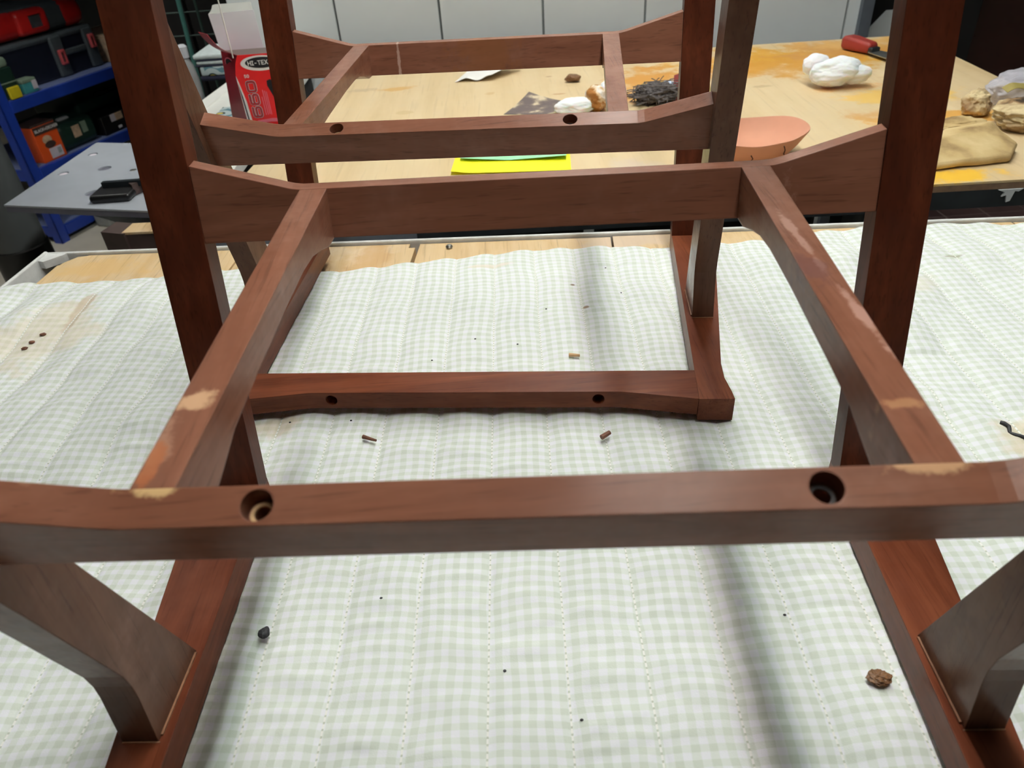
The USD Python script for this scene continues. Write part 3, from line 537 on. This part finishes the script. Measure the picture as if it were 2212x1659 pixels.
# floral cloth, folded towel behind the carton
tag(obj('floral_cloth', sheet(lambda u, v: np.stack([-.655 + .14 * u, 1.60 + .27 * v, .0016 + .006 * meshkit.fbm(np.stack([u * 5, v * 7, 0 * u], -1), 3, 2) * np.clip((v - .4) * 2 + (u < .15), 0, 1)], -1), 30, 40, .0015), 'floral', smooth=True), 'blue and yellow floral cloth spread flat under the red carton', 'cloth')
tw = thing('towel_stack', 'folded pale towel with navy stripes and floral border behind the red carton', 'towel', (0, 0, .0005))
for i, (z0, z1, m) in enumerate(((.000, .012, 'towel_navy'), (.012, .034, 'floral'), (.034, .038, 'towel_navy'), (.038, .047, 'towel_pale'), (.047, .0505, 'towel_navy'), (.0505, .062, 'towel_pale'))):
    v = tm(rbx(-.80 + .006 * math.sin(i * 2.1), -.655, 2.17, 2.32, z0 * 1.1, z1 * 1.1, min(.0045, (z1 - z0) * .45)))
    obj('fold', v, m, tw, smooth=60)
bt = thing('bottle', 'grey-white plastic bottle beside the green wire rack', 'bottle', (-.950, 2.5, -.33))
obj('body', lathe([(0, 0), (.022, 0), (.024, .01), (.024, .27), (.019, .31), (.010, .33), (.010, .335), (0, .335)], 28), 'bottle_grey', bt, smooth=40); obj('cap', lathe([(0, .334), (.014, .334), (.015, .366), (.009, .372), (0, .372)], 24), 'white_card', bt, smooth=40)
bs = thing('bottle_shelf', 'low black stand behind the side bench', 'stand'); obj('body', rbx(-1.02, -.80, 2.42, 2.6, FLOOR, -.331, .006), 'black_matt', bs)
wr = thing('wire_rack', 'green coated wire rack against the dark cupboard', 'rack')
wp = lambda x0, z0, x1, z1, r: cyl((x0, 2.7, z0), (x1, 2.7, z1), r, 10)
obj('upright', wp(-1.022, -.62, -.975, .60, .0075), 'wire_green', wr, smooth=30); obj('upright', wp(-.945, -.62, -.938, .60, .0045), 'wire_dark', wr, smooth=30); obj('upright', wp(-.80, -.62, -.80, .60, .0045), 'wire_dark', wr, smooth=30)
obj('upright', wp(-1.20, -.62, -1.20, .60, .0075), 'wire_green', wr, smooth=30)
for z in (.25, .105, .035, -.1, -.25, -.4, -.55): obj('crossbar', wp(-1.20, z, -.80, z - .003, .0022), 'wire_dark', wr, smooth=30)
for x in (-1.20, -.80): obj('foot', bx(x - .01, x + .01, 2.62, 2.78, FLOOR, FLOOR + .012), 'wire_dark', wr); obj('foot_post', bx(x - .007, x + .007, 2.693, 2.707, FLOOR, -.61), 'wire_dark', wr)
dc = thing('cupboard', 'tall black cupboard in the dark left corner', 'cupboard'); obj('body', rbx(-1.34, -.752, 2.92, 3.4, FLOOR, 1.2, .008), 'black_matt', dc); obj('door', rbx(-1.33, -1.055, 2.905, 2.925, FLOOR + .05, 1.18, .004), 'black_matt', dc); obj('door', rbx(-1.045, -.76, 2.905, 2.925, FLOOR + .05, 1.18, .004), 'black_matt', dc)

# ------------------------------------------------------------------ right background
cb = thing('cabinet', 'large dark red-brown cabinet at the right edge of the room', 'cabinet'); obj('body', rbx(1.76, 3.3, 2.95, 3.5, FLOOR, 1.4, .006), 'brown_dark', cb); obj('door', rbx(1.765, 2.52, 2.932, 2.952, FLOOR + .08, 1.38, .004), 'brown_dark', cb); obj('door', rbx(2.53, 3.29, 2.932, 2.952, FLOOR + .08, 1.38, .004), 'brown_dark', cb)
dg = thing('cupboard', 'dark brown cupboard seen through the gap beside the grey partition', 'cupboard'); obj('body', rbx(1.225, 1.72, 2.75, 3.3, FLOOR, 1.3, .006), 'brown_dark', dg); obj('door', rbx(1.23, 1.715, 2.735, 2.752, FLOOR + .05, 1.28, .004), 'black_matt', dg)
wl = thing('white_board', 'white board leaning behind the work table beside the partition', 'board'); obj('panel', ext(Polygon([(1.215, FLOOR), (1.215, -.142), (1.318, -.028), (1.43, -.028), (1.43, FLOOR)]), .012, 'xz', 2.60), 'panel', wl); obj('edge', ext(Polygon([(1.212, FLOOR), (1.215, FLOOR), (1.215, -.142), (1.212, -.142)]), .012, 'xz', 2.60), 'trim_grey', wl)

# ------------------------------------------------------------------ loose things on the work table
def one(name, mesh, m, label, c, smooth=True, **kw): return tag(obj(name, mesh, m, smooth=smooth), label, c, **kw)
def sh(corners, nu=16, nv=12, th=.0006, lift=None):
    def fn(u, v):
        p = quad([(*q, .0012) if len(q) == 2 else q for q in corners], u, v)
        if lift is not None: p[..., 2] += lift(u, v)
        return p
    return sheet(fn, nu, nv, th)
one('folded_paper', cat(sh([(-.083, 1.295), (.133, 1.268), (.145, 1.42), (-.070, 1.45)], 24, 8, .0008), sh([(-.082, 1.2935), (.132, 1.2665), (.144, 1.42), (-.070, 1.45)], 30, 10, .0006, lambda u, v: .0012 + .004 * np.exp(-(u / .10) ** 2) * (1 - v) + .001 * (1 - v))), 'yellow_paper', 'bright yellow folded paper lying on the work table', 'paper')
one('paper_sheet', sh([(-.066, 1.352, .005), (.130, 1.322, .005), (.14, 1.44, .005), (-.055, 1.46, .005)], 24, 10, .0005, lambda u, v: .006 * (1 - v) * np.abs(u - .45) * 2), 'green_paper', 'mint green paper sheet resting on the yellow paper', 'paper')
one('curled_paper', sh([(-.089, 1.960), (.004, 1.945), (.096, 2.03), (-.05, 2.09)], 20, 16, .0006, lambda u, v: .022 * u ** 2 * (.3 + .7 * v) + .008 * np.sin(u * 5) ** 2), 'white_paper', 'curled white paper scrap near the back of the work table', 'paper')
one('sandpaper_sheet', sh([(.025, 1.646), (.150, 1.612), (.183, 1.693), (.089, 1.770)], 18, 16, .0009, lambda u, v: .010 * (1 - u) ** 3 * 0 + .012 * (v * (1 - u)) ** 2 + .005 * u ** 4), 'sandpaper', 'grey-brown sandpaper piece with pale worn patches', 'sandpaper')
ctt = thing('cotton_swab', 'white cotton swab with a brown-stained end beside the sandpaper', 'cotton'); obj('wad', lump((.180, 1.615, .016), (.044, .032, .018), 3, .25, 1.2, 4, .001, .3), 'cotton', ctt, smooth=True); obj('stained_end', lump((.226, 1.625, .026), (.023, .032, .026), 6, .3, 2, 4, .001, .3), 'cotton_stained', ctt, smooth=True)
one('cotton_tuft', lump((.268, 1.672, .025), (.030, .046, .028), 12, .24, 1.1, 4, .001, .3), 'cotton', 'white cotton tuft lying left of the steel wool', 'cotton')
def wool():
    rg_ = np.random.default_rng(7); out = [lump((.362, 1.650, .020), (.046, .028, .019), 21, .5, 3.0, 4, .001, .4)]
    for _ in range(170):
        a = rg_.normal(size=3); a /= np.linalg.norm(a); b = rg_.normal(size=3); ph = rg_.uniform(0, 6, 3); q = np.linspace(0, 1, 9)[:, None]
        p = np.array([.362, 1.650, .021]) + np.array([.052, .032, .022]) * (a * rg_.uniform(.75, 1.05) + .35 * np.sin(q * rg_.uniform(2, 5) + ph) * b)
        p[:, 2] = np.maximum(p[:, 2], .0016); out.append(tube(p, rg_.uniform(.0006, .0011), 4))
    return cat(*out)
one('steel_wool', wool(), 'steel_wool', 'dark grey tangle of steel wool on the work table', 'steel wool')
one('red_scrap', sh([(.395, 1.640), (.430, 1.640), (.440, 1.665), (.402, 1.668)], 8, 12, .001, lambda u, v: .050 * v + .012 * u * v), 'red_scrap', 'curled red sandpaper scrap standing beside the steel wool', 'scrap')
one('olive_scrap', sh([(.345, 1.735), (.41, 1.72), (.415, 1.745), (.35, 1.765)], 12, 6, .001, lambda u, v: .012 * v + .008 * u), 'olive_scrap', 'olive paper scrap behind the steel wool', 'scrap')
one('tissue_scrap', lump((.395, 1.690, .016), (.022, .02, .018), 31, .3, 2, 3, .001), 'blue_white', 'pale blue tissue scrap behind the steel wool', 'tissue')
one('yellow_scrap', sh([(.455, 1.70), (.495, 1.69), (.50, 1.74), (.462, 1.76)], 8, 8, .001, lambda u, v: .02 * v * u), 'olive_scrap', 'small yellowish scrap right of the red scrap', 'scrap')
one('nut_shell', lump((.204, 1.880, .009), (.019, .012, .010), 41, .35, 1.6, 4, .001, .5), 'shell', 'brown curled shell fragment alone on the bare table top', 'shell')
one('blue_fleck', lump((.262, 1.752, .003), (.009, .006, .003), 44, .3, 2, 2, .0005), 'blue_bit', 'small blue plastic fleck near the cotton tuft', 'fleck')
one('cotton_ball', trimesh.util.concatenate([lump((.762, 1.672, .032), (.058, .038, .031), 52, .26, 1.0, 5, .001, .5), lump((.726, 1.70, .044), (.030, .026, .022), 57, .22, 1.0, 4, None, .3), lump((.803, 1.662, .027), (.034, .024, .019), 61, .22, 1.0, 4, None, .3)]), 'cotton', 'crumpled ball of white cotton alone on the yellowed table top', 'cotton')
ps = thing('scraper', 'scraper with red handle and steel blade near the far table edge', 'scraper', (.930, 2.015, 0.0), -71.0)
hp = [rbx(.0, .035, -.020, .020, .002, .034, .008), rbx(.035, .095, -.016, .016, .004, .030, .008)]
obj('handle', m3.Manifold.batch_hull(hp), 'handle_red', ps, smooth=40); obj('blade', ext(Polygon([(.088, -.012), (.102, -.018), (.22, -.036), (.22, .036), (.102, .018), (.088, .012)]), .002, 'xy', .008), 'blade', ps); obj('ferrule', rbx(.088, .104, -.014, .014, .005, .020, .003), 'steel_dark', ps)
def bowl():
    n, rows = 72, []
    th = np.arange(n) / n * 2 * np.pi
    wob = 1 + .05 * np.sin(2 * th + .6) + .03 * np.sin(5 * th + 1.0) + .12 * np.exp(-((np.angle(np.exp(1j * (th + .25)))) / .35) ** 2)
    rim = .050 + .005 * np.sin(3 * th + .5) - .012 * np.exp(-((np.angle(np.exp(1j * (th + 1.75)))) / .5) ** 2)
    prof = [(0, 0, 0), (.052, 0, 0), (.058, .06, 0), (.076, .55, 1), (.086, .97, 1), (.0855, 1.0, 1), (.082, .98, 1), (.068, .62, 1), (.045, .45, 1), (.02, .40, 1), (0, .39, 1)]
    V, Fc = [], []
    for r, h, k in prof: V.append(np.stack([r * np.cos(th) * (1 + (wob - 1) * h), r * np.sin(th) * (1 + (wob - 1) * h) * .92, h * (rim if h > .5 else np.full(n, .05))], 1))
    for i in range(len(prof) - 1):
        for k in range(n):
            a, b = i * n + k, i * n + (k + 1) % n; Fc += [(a, b, b + n), (a, b + n, a + n)]
    m = trimesh.Trimesh(np.vstack(V), Fc); m.merge_vertices(); m.update_faces(m.nondegenerate_faces()); m.fix_normals(); return m
bw = thing('clay_bowl', 'cracked terracotta bowl with an uneven pinched rim on the work table', 'bowl', (.452, 1.275, .0005)); bsh = obj('shell', bowl(), 'terracotta', bw, smooth=50)
for pts in ([(.030, -.0765, .042), (.034, -.0735, .034), (.033, -.072, .027), (.040, -.066, .018)], [(-.022, -.072, .028), (-.018, -.071, .022), (-.021, -.067, .014)]): obj('crack', tube(pts, .0011, 6), 'crack', bsh, smooth=True)
rg = thing('folded_rag', 'folded beige rag lying near the front edge of the work table', 'rag')
hull = m3.Manifold.batch_hull([m3.Manifold.sphere(r, 16).translate(p) for r, p in ((.007, (.722, 1.152, .008)), (.008, (.845, 1.165, .009)), (.010, (.876, 1.205, .011)), (.013, (.860, 1.255, .024)), (.009, (.735, 1.20, .022)), (.009, (.80, 1.27, .018)))])
hm = tm(hull.refine_to_length(.008)); hv = hm.vertices; nn = hm.vertex_normals; hm.vertices = hv + nn * (.009 * (meshkit.fbm(hv * 26, 3, 4) - .5))[:, None]; hm.vertices[:, 2] = np.maximum(hm.vertices[:, 2], .001)
obj('body', hm, 'rag', rg, smooth=True); obj('fold', lump((.765, 1.275, .014), (.055, .026, .011), 71, .35, 1.8, 4, .001, .4), 'rag_burnt', rg, smooth=True); obj('fold', lump((.845, 1.312, .018), (.050, .026, .013), 73, .3, 1.8, 4, .001, .4), 'rag', rg, smooth=True)
bd = thing('rag_bundle', 'scorched rag bundle half inside a clear bag at the right edge', 'rags')
obj('rag', lump((.988, 1.325, .022), (.074, .060, .030), 81, .35, 1.6, 5, .001, .5), 'rag_burnt', bd, smooth=True); obj('knot', lump((.932, 1.415, .022), (.026, .026, .026), 85, .4, 1.8, 4, .001, .5), 'rag_burnt', bd, smooth=True); obj('rag', lump((1.035, 1.315, .018), (.075, .05, .024), 87, .3, 1.6, 4, .001, .5), 'rag', bd, smooth=True)
one('plastic_bag', lump((1.045, 1.435, .034), (.085, .065, .036), 91, .25, 1.5, 5, .001, .4), 'plastic_film', 'crumpled clear plastic bag over the scorched rags', 'bag')
one('yellow_strip', sh([(.965, 1.385, .047), (1.015, 1.385, .058), (1.018, 1.405, .064), (.962, 1.402, .052)], 10, 6, .001, lambda u, v: .004 * np.sin(u * 6)), 'olive_scrap', 'pale yellow strip on the clear bag', 'strip')
one('metal_tin', lathe([(0, 0), (.030, 0), (.031, .002), (.031, .028), (.030, .030), (0, .030)], 32).apply_translation((.912, 1.158, .0005)), 'steel_dark', 'small dark metal tin at the right edge in front of the rags', 'tin', smooth=40)
wc = thing('white_tub', 'small white tub at the far right corner of the work table', 'tub', (1.105, 1.885, .0005)); obj('body', lathe([(0, 0), (.020, 0), (.022, .004), (.022, .05), (0, .05)], 28), 'white_card', wc, smooth=40); obj('cap', lathe([(0, .048), (.0235, .048), (.0235, .064), (.021, .066), (0, .066)], 28), 'white_card', wc, smooth=40)

# ------------------------------------------------------------------ crumbs on the mat
one('nut_shell', lump((.2325, .2715, .0016), (.0078, .0062, .0026), 101, .5, 2.2, 4, None, .7), 'shell', 'brown crumpled shell fragment on the mat near the right corner', 'shell')
one('wood_chip', cyl((-.153, .568, .0008), (-.139, .5605, .0008), .0022, 10, .0012), 'chip', 'thin brown wood chip on the mat left of centre', 'chip', smooth=False)
one('wood_chip', cyl((.083, .540, .001), (.092, .546, .0015), .0026, 8, .0022), 'chip', 'short brown wood chip on the mat in the middle', 'chip', smooth=False)
one('wood_chip', cyl((.067, .6875, .0008), (.079, .6845, .0008), .0022, 8, .0016), 'raw_wood', 'pale wood chip on the mat behind the low cross rail', 'chip', smooth=False)
one('grit', lump((-.200, .343, .0018), (.0042, .0048, .0028), 105, .3, 1.5, 3), 'crumb_black', 'black grit crumb in the left shadow on the mat', 'crumb', smooth=False)
one('thread', tube([(.168 + .052 * q + .004 * math.sin(q * 6), .6005 - .035 * q - .012 * math.sin(q * 3.1), .0024 + .0015 * math.sin(q * 3)) for q in np.linspace(0, 1, 24)], .0006, 6), 'cord_white', 'loose white thread by the foot of the farther chair frame', 'thread')
for k, (p, l) in enumerate((((-.612, .800), 'dark brown crumb on the left of the mat, nearest of three'), ((-.608, .812), 'dark brown crumb on the left of the mat, middle of three'), ((-.601, .828), 'dark brown crumb on the left of the mat, farthest of three'))):
    one('crumb', lump((*p, mat_z(*p) + .001), (.004, .0028, .0018), 110 + k, .4, 2, 2), 'chip', l, 'crumb', smooth=False)
one('char_streak', tube([(.462 + .012 * q + .003 * math.sin(q * 9), .522 - .026 * q, mat_z(.462 + .012 * q, .522 - .026 * q) + .0012) for q in np.linspace(0, 1, 14)], .0018, 6), 'crumb_black', 'black charred streak on the right edge of the mat', 'mark')
rs = random.Random(5); kk = 0
for p in ((.217, .405), (-.02, .30), (.03, .26), (-.115, .37), (-.06, .62), (.16, .575), (.14, .90), (.15, .83), (-.04, .74), (.01, .72), (-.09, .70), (.19, .33), (.05, .80), (-.17, .60), (-.235, .605)):
    one('dust_speck', lump((*p, mat_z(*p) + .0003), (.0012, .0010, .0008), 200 + kk, .3, 2, 1), 'crumb_black', 'tiny dark speck lying on the checked mat', 'speck', smooth=False, group='specks on the mat'); kk += 1

# ------------------------------------------------------------------ blue shelving along the left
SP, SA = (-1.958, 3.207), 69.52
sd, sn = np.array([.35, .937]), np.array([-.937, .35])
def shelf_at(s, n=0.0, z=0.0): p = np.array(SP) + sd * s + sn * n; return (p[0], p[1], z)
sv = thing('shelving_unit', 'blue steel shelving unit loaded with tool cases on the left', 'shelves', (SP[0], SP[1], 0), SA)
for x in (-.075, 1.25):
    for y in (0.0, .44): obj('post', cat(bx(x, x + .006, y, y + .045, FLOOR, .75), bx(x, x + .045, y if y == 0 else y + .039, (y if y == 0 else y + .039) + .006, FLOOR, .75)), 'shelf_blue', sv)
for z in (-.775, -.515, -.237, .27):
    obj('shelf_board', bx(-.06, 1.28, .010, .475, z - .008, z), 'shelf_board', sv); obj('beam', rbx(-.03, 1.25, -.006, .012, z - .048, z - .002, .002), 'shelf_blue', sv)
    obj('side_beam', bx(-.07, -.055, .045, .44, z - .048, z - .002), 'shelf_blue', sv)
def case(name, label, c, s, n, z, parts, grp=None):
    t = thing(name, label, c, shelf_at(s, n, z), SA, grp)
    body = None
    for nm, me, m, sm in parts:
        q = obj(nm, me, m, body if nm in ('sticker', 'picture', 'label', 'header', 'button') else t, smooth=sm)
        if nm == 'body': body = q
    return t
T1, T2 = -.2368, -.5148
case('tool_case', 'dark grey tool case with pink latches on the upper blue shelf', 'tool case', -.07, .07, T1, [('body', rbx(0, .66, .012, .40, 0, .165, .012), 'case_navy', 40), ('rib', rbx(.405, .47, 0, .03, .002, .168, .008), 'case_grey', 40), ('rib', rbx(.595, .655, 0, .03, .002, .168, .008), 'case_grey', 40), ('lid', rbx(-.002, .662, .006, .402, .150, .178, .012), 'case_grey', 40), ('rib', rbx(.47, .595, .004, .03, .080, .105, .006), 'case_grey', 40),
    ('latch', tm(man(tm(rbx(.422, .456, -.012, .004, .050, .112, .005))) - m3.Manifold.cube((.018, .04, .042)).translate((.430, -.02, .060))), 'latch_pink', 30), ('latch', tm(man(tm(rbx(.612, .644, -.012, .004, .082, .140, .005))) - m3.Manifold.cube((.016, .04, .038)).translate((.620, -.02, .092))), 'latch_pink', 30)])
case('tool_case', 'red and black power tool case lying on the dark grey case', 'tool case', -.12, .08, T1 + .1788, [('body', rbx(.02, .70, .01, .38, 0, .115, .045, 12), 'case_grey', 40), ('shell', rbx(-.02, .38, 0, .385, .003, .112, .045, 12), 'case_red', 40), ('handle', tm(man(tm(rbx(.33, .50, -.012, .05, .012, .108, .022, 12))) - m3.Manifold.cube((.07, .12, .05)).translate((.395, -.06, .035))), 'case_red', 40), ('handle_pad', rbx(.385, .47, .0, .03, .03, .09, .006), 'case_grey', 30), ('band', rbx(.63, .66, .004, .383, .001, .117, .045, 12), 'case_red', 40)])
case('bottle_box', 'dark green upright box with pale top at the shelf end', 'box', -.02, .012, T1, [('body', rbx(0, .075, 0, .05, .002, .118, .006), 'green_dark', 40), ('top', rbx(.002, .073, .002, .048, .116, .155, .012), 'pale_green', 40), ('band', rbx(-.001, .076, -.001, .051, .058, .064, .002), 'pale_green', False)])
case('teal_tin', 'teal tin box beside the dark green box', 'tin', .070, .008, T1, [('body', rbx(0, .07, 0, .05, 0, .042, .004), 'teal', 40), ('lid', rbx(-.001, .071, -.001, .051, .040, .056, .004), 'pale_green', 40), ('label', bx(.045, .068, -.0015, 0, .012, .046), 'label_white', False)])
case('yellow_block', 'yellow plastic block at the edge of the upper blue shelf', 'block', -.012, -.005, T1, [('body', rbx(0, .055, 0, .014, 0, .046, .004), 'yellow_plastic', 40)])
case('cardboard_box', 'tan cardboard box at the far end of the upper blue shelf', 'box', .63, .05, T1, [('body', rbx(0, .3, 0, .3, 0, .11, .004), 'label_tan', 40), ('flap', rbx(.0, .3, .0, .15, .109, .114, .002), 'label_tan', 40)])
ob = case('orange_carton', 'orange power tool carton on the lower blue shelf', 'carton', .022, .012, T2, [('body', rbx(0, .125, 0, .10, 0, .150, .003), 'orange_card', 40), ('header', bx(.004, .124, -.0012, .0002, .116, .148), 'label_dark', False), ('top_flap', rbx(0, .125, .0, .10, .149, .158, .003), 'label_dark', 40),
    ('picture', ext(ell(.055, .088, .024, .018), .001, 'xz', -.0012), 'label_tan', False), ('picture', ext(ell(.062, .066, .028, .015), .001, 'xz', -.0014), 'label_dark', False), ('label', bx(.045, .110, -.0014, .0002, .008, .050), 'label_white', False), ('picture', bx(.085, .104, -.0018, -.0012, .020, .044), 'bottle_grey', False)])
obj('header_lettering', text_on('BLACK+DECKER', .0115, (.009, -.0014, .126), (1, 0, 0), (0, 0, 1), True, .0004), 'ink_white', stage.GetPrimAtPath(ob.GetPath().AppendChild('body')))
dgc = case('tool_case', 'dark green tool case with picture stickers on the lower blue shelf', 'tool case', .158, .03, T2, [('body', rbx(0, .22, 0, .30, 0, .118, .030, 10), 'green_dark', 40), ('sticker', bx(.075, .118, -.0012, .003, .045, .095), 'label_tan', False), ('sticker', bx(.130, .160, -.0012, .003, .052, .10), 'pale_green', False), ('handle', rbx(.07, .13, .05, .075, .112, .128, .006), 'bottle_grey', 30)])
case('tool_case', 'large dark green case pushed back on the lower blue shelf', 'tool case', .40, .14, T2 + .085, [('body', rbx(0, .5, 0, .28, 0, .17, .02, 10), 'green_dark', 40), ('handle', rbx(.12, .3, -.014, .004, .06, .08, .006), 'black_plastic', 30)])
case('flat_case', 'flat black case with white and yellow stickers on the lower blue shelf', 'tool case', .40, .02, T2, [('body', rbx(0, .5, 0, .42, 0, .084, .006), 'black_plastic', 40), ('sticker', bx(.055, .085, -.0012, .001, .050, .082), 'label_white', False), ('sticker', bx(.085, .13, -.0012, .001, .050, .082), 'label_tan', False), ('button', rbx(.085, .108, -.003, .003, .012, .024, .002), 'ink_white', 30)])
case('plastic_bin', 'pale plastic bin on the floor beside the blue shelf post', 'bin', .12, -.10, FLOOR, [('body', rbx(0, .22, 0, .09, 0, .12, .012), 'clear_bin', 40), ('lid', rbx(-.004, .224, -.004, .094, .116, .132, .005), 'bottle_grey', 40)])

# ------------------------------------------------------------------ grey machine board, its stand, the duct
gb = thing('machine_table', 'grey machine side table with drilled holes left of the chair frames', 'machine table')
brd = Polygon([(-1.095, 1.590), (-.738, 1.4915), (-.752, 1.93), (-1.068, 2.018)])
hol = [(-1.0344, 1.9159, .012), (-1.049, 1.7797, .013), (-.9551, 1.795, .016), (-.9109, 1.6261, .018)]
b2 = brd
for x, y, r in hol: b2 = b2.difference(Point(x, y).buffer(r, quad_segs=10))
obj('board', ext(brd.buffer(-.0005), .012, 'xy', -.1165), 'board_edge', gb); brd_p = obj('board', ext(b2, .004, 'xy', -.104), 'board_grey', gb)
for x, y, r in hol[:2]: obj('plug', lathe([(0, 0), (r * .8, 0), (r * .75, .0025), (0, .003)], 20).apply_translation((x, y, -.1045)), 'label_white', brd_p, smooth=40)
for x, y in ((-.874, 1.766), (-.8776, 1.7375)): obj('screw', lathe([(0, .001), (.007, .0008), (.008, 0), (0, 0)], 20).apply_translation((x, y, -.1)), 'screw_metal' if y > 1.75 else 'board_grey', brd_p, smooth=40)
obj('stop_block', rbx(-.886, -.798, 1.552, 1.632, -.0998, -.082, .006).rotate((0, 0, 0)), 'black_plastic', gb, smooth=40); obj('stop_rail', bx(-.872, -.742, 1.600, 1.612, -.082, -.070), 'steel_dark', gb)
obj('stop_arm', cat(slab4([(-.80, 1.585), (-.745, 1.70), (-.757, 1.706), (-.812, 1.60)], -.098, -.074)), 'stand_brown', gb)
obj('bracket', ext(Polygon([(-.875, -.1166), (-.74, -.1166), (-.74, -.15), (-.80, -.15)]), .006, 'xz', 1.53), 'steel_grey', gb)
st = thing('saw_stand', 'brown steel saw stand with wooden top under the grey machine table', 'stand')
obj('post', slab4([(-.825, 1.44), (-.770, 1.42), (-.758, 1.47), (-.812, 1.49)], FLOOR, -.118), 'stand_brown', st)
obj('top_rail', bx(-.768, -.56, 1.425, 1.455, -.160, -.122), 'stand_brown', st); obj('wood_jaw', slab4([(-.775, 1.425), (-.56, 1.412), (-.56, 1.458), (-.77, 1.472)], -.122, -.1168), 'pine', st); obj('low_rail', bx(-.768, -.56, 1.43, 1.45, -.235, -.215), 'steel_dark', st)
obj('post', bx(-.59, -.56, 1.424, 1.456, FLOOR, -.122), 'stand_brown', st); obj('rod', cyl((-.742, 1.44, -.225), (-.745, 1.44, -.15), .007, 12), 'black_plastic', st, smooth=30)
du = thing('duct', 'grey vertical duct with black lower sleeve at the left edge', 'duct', (-1.283, 1.85, 0))
obj('pipe', lathe([(0, -.31), (.066, -.31), (.066, 1.845), (0, 1.845)], 48), 'duct_grey', du, smooth=40); obj('sleeve', lathe([(0, FLOOR), (.070, FLOOR), (.070, -.302), (.0665, -.299), (0, -.299)], 48), 'black_plastic', du, smooth=40)
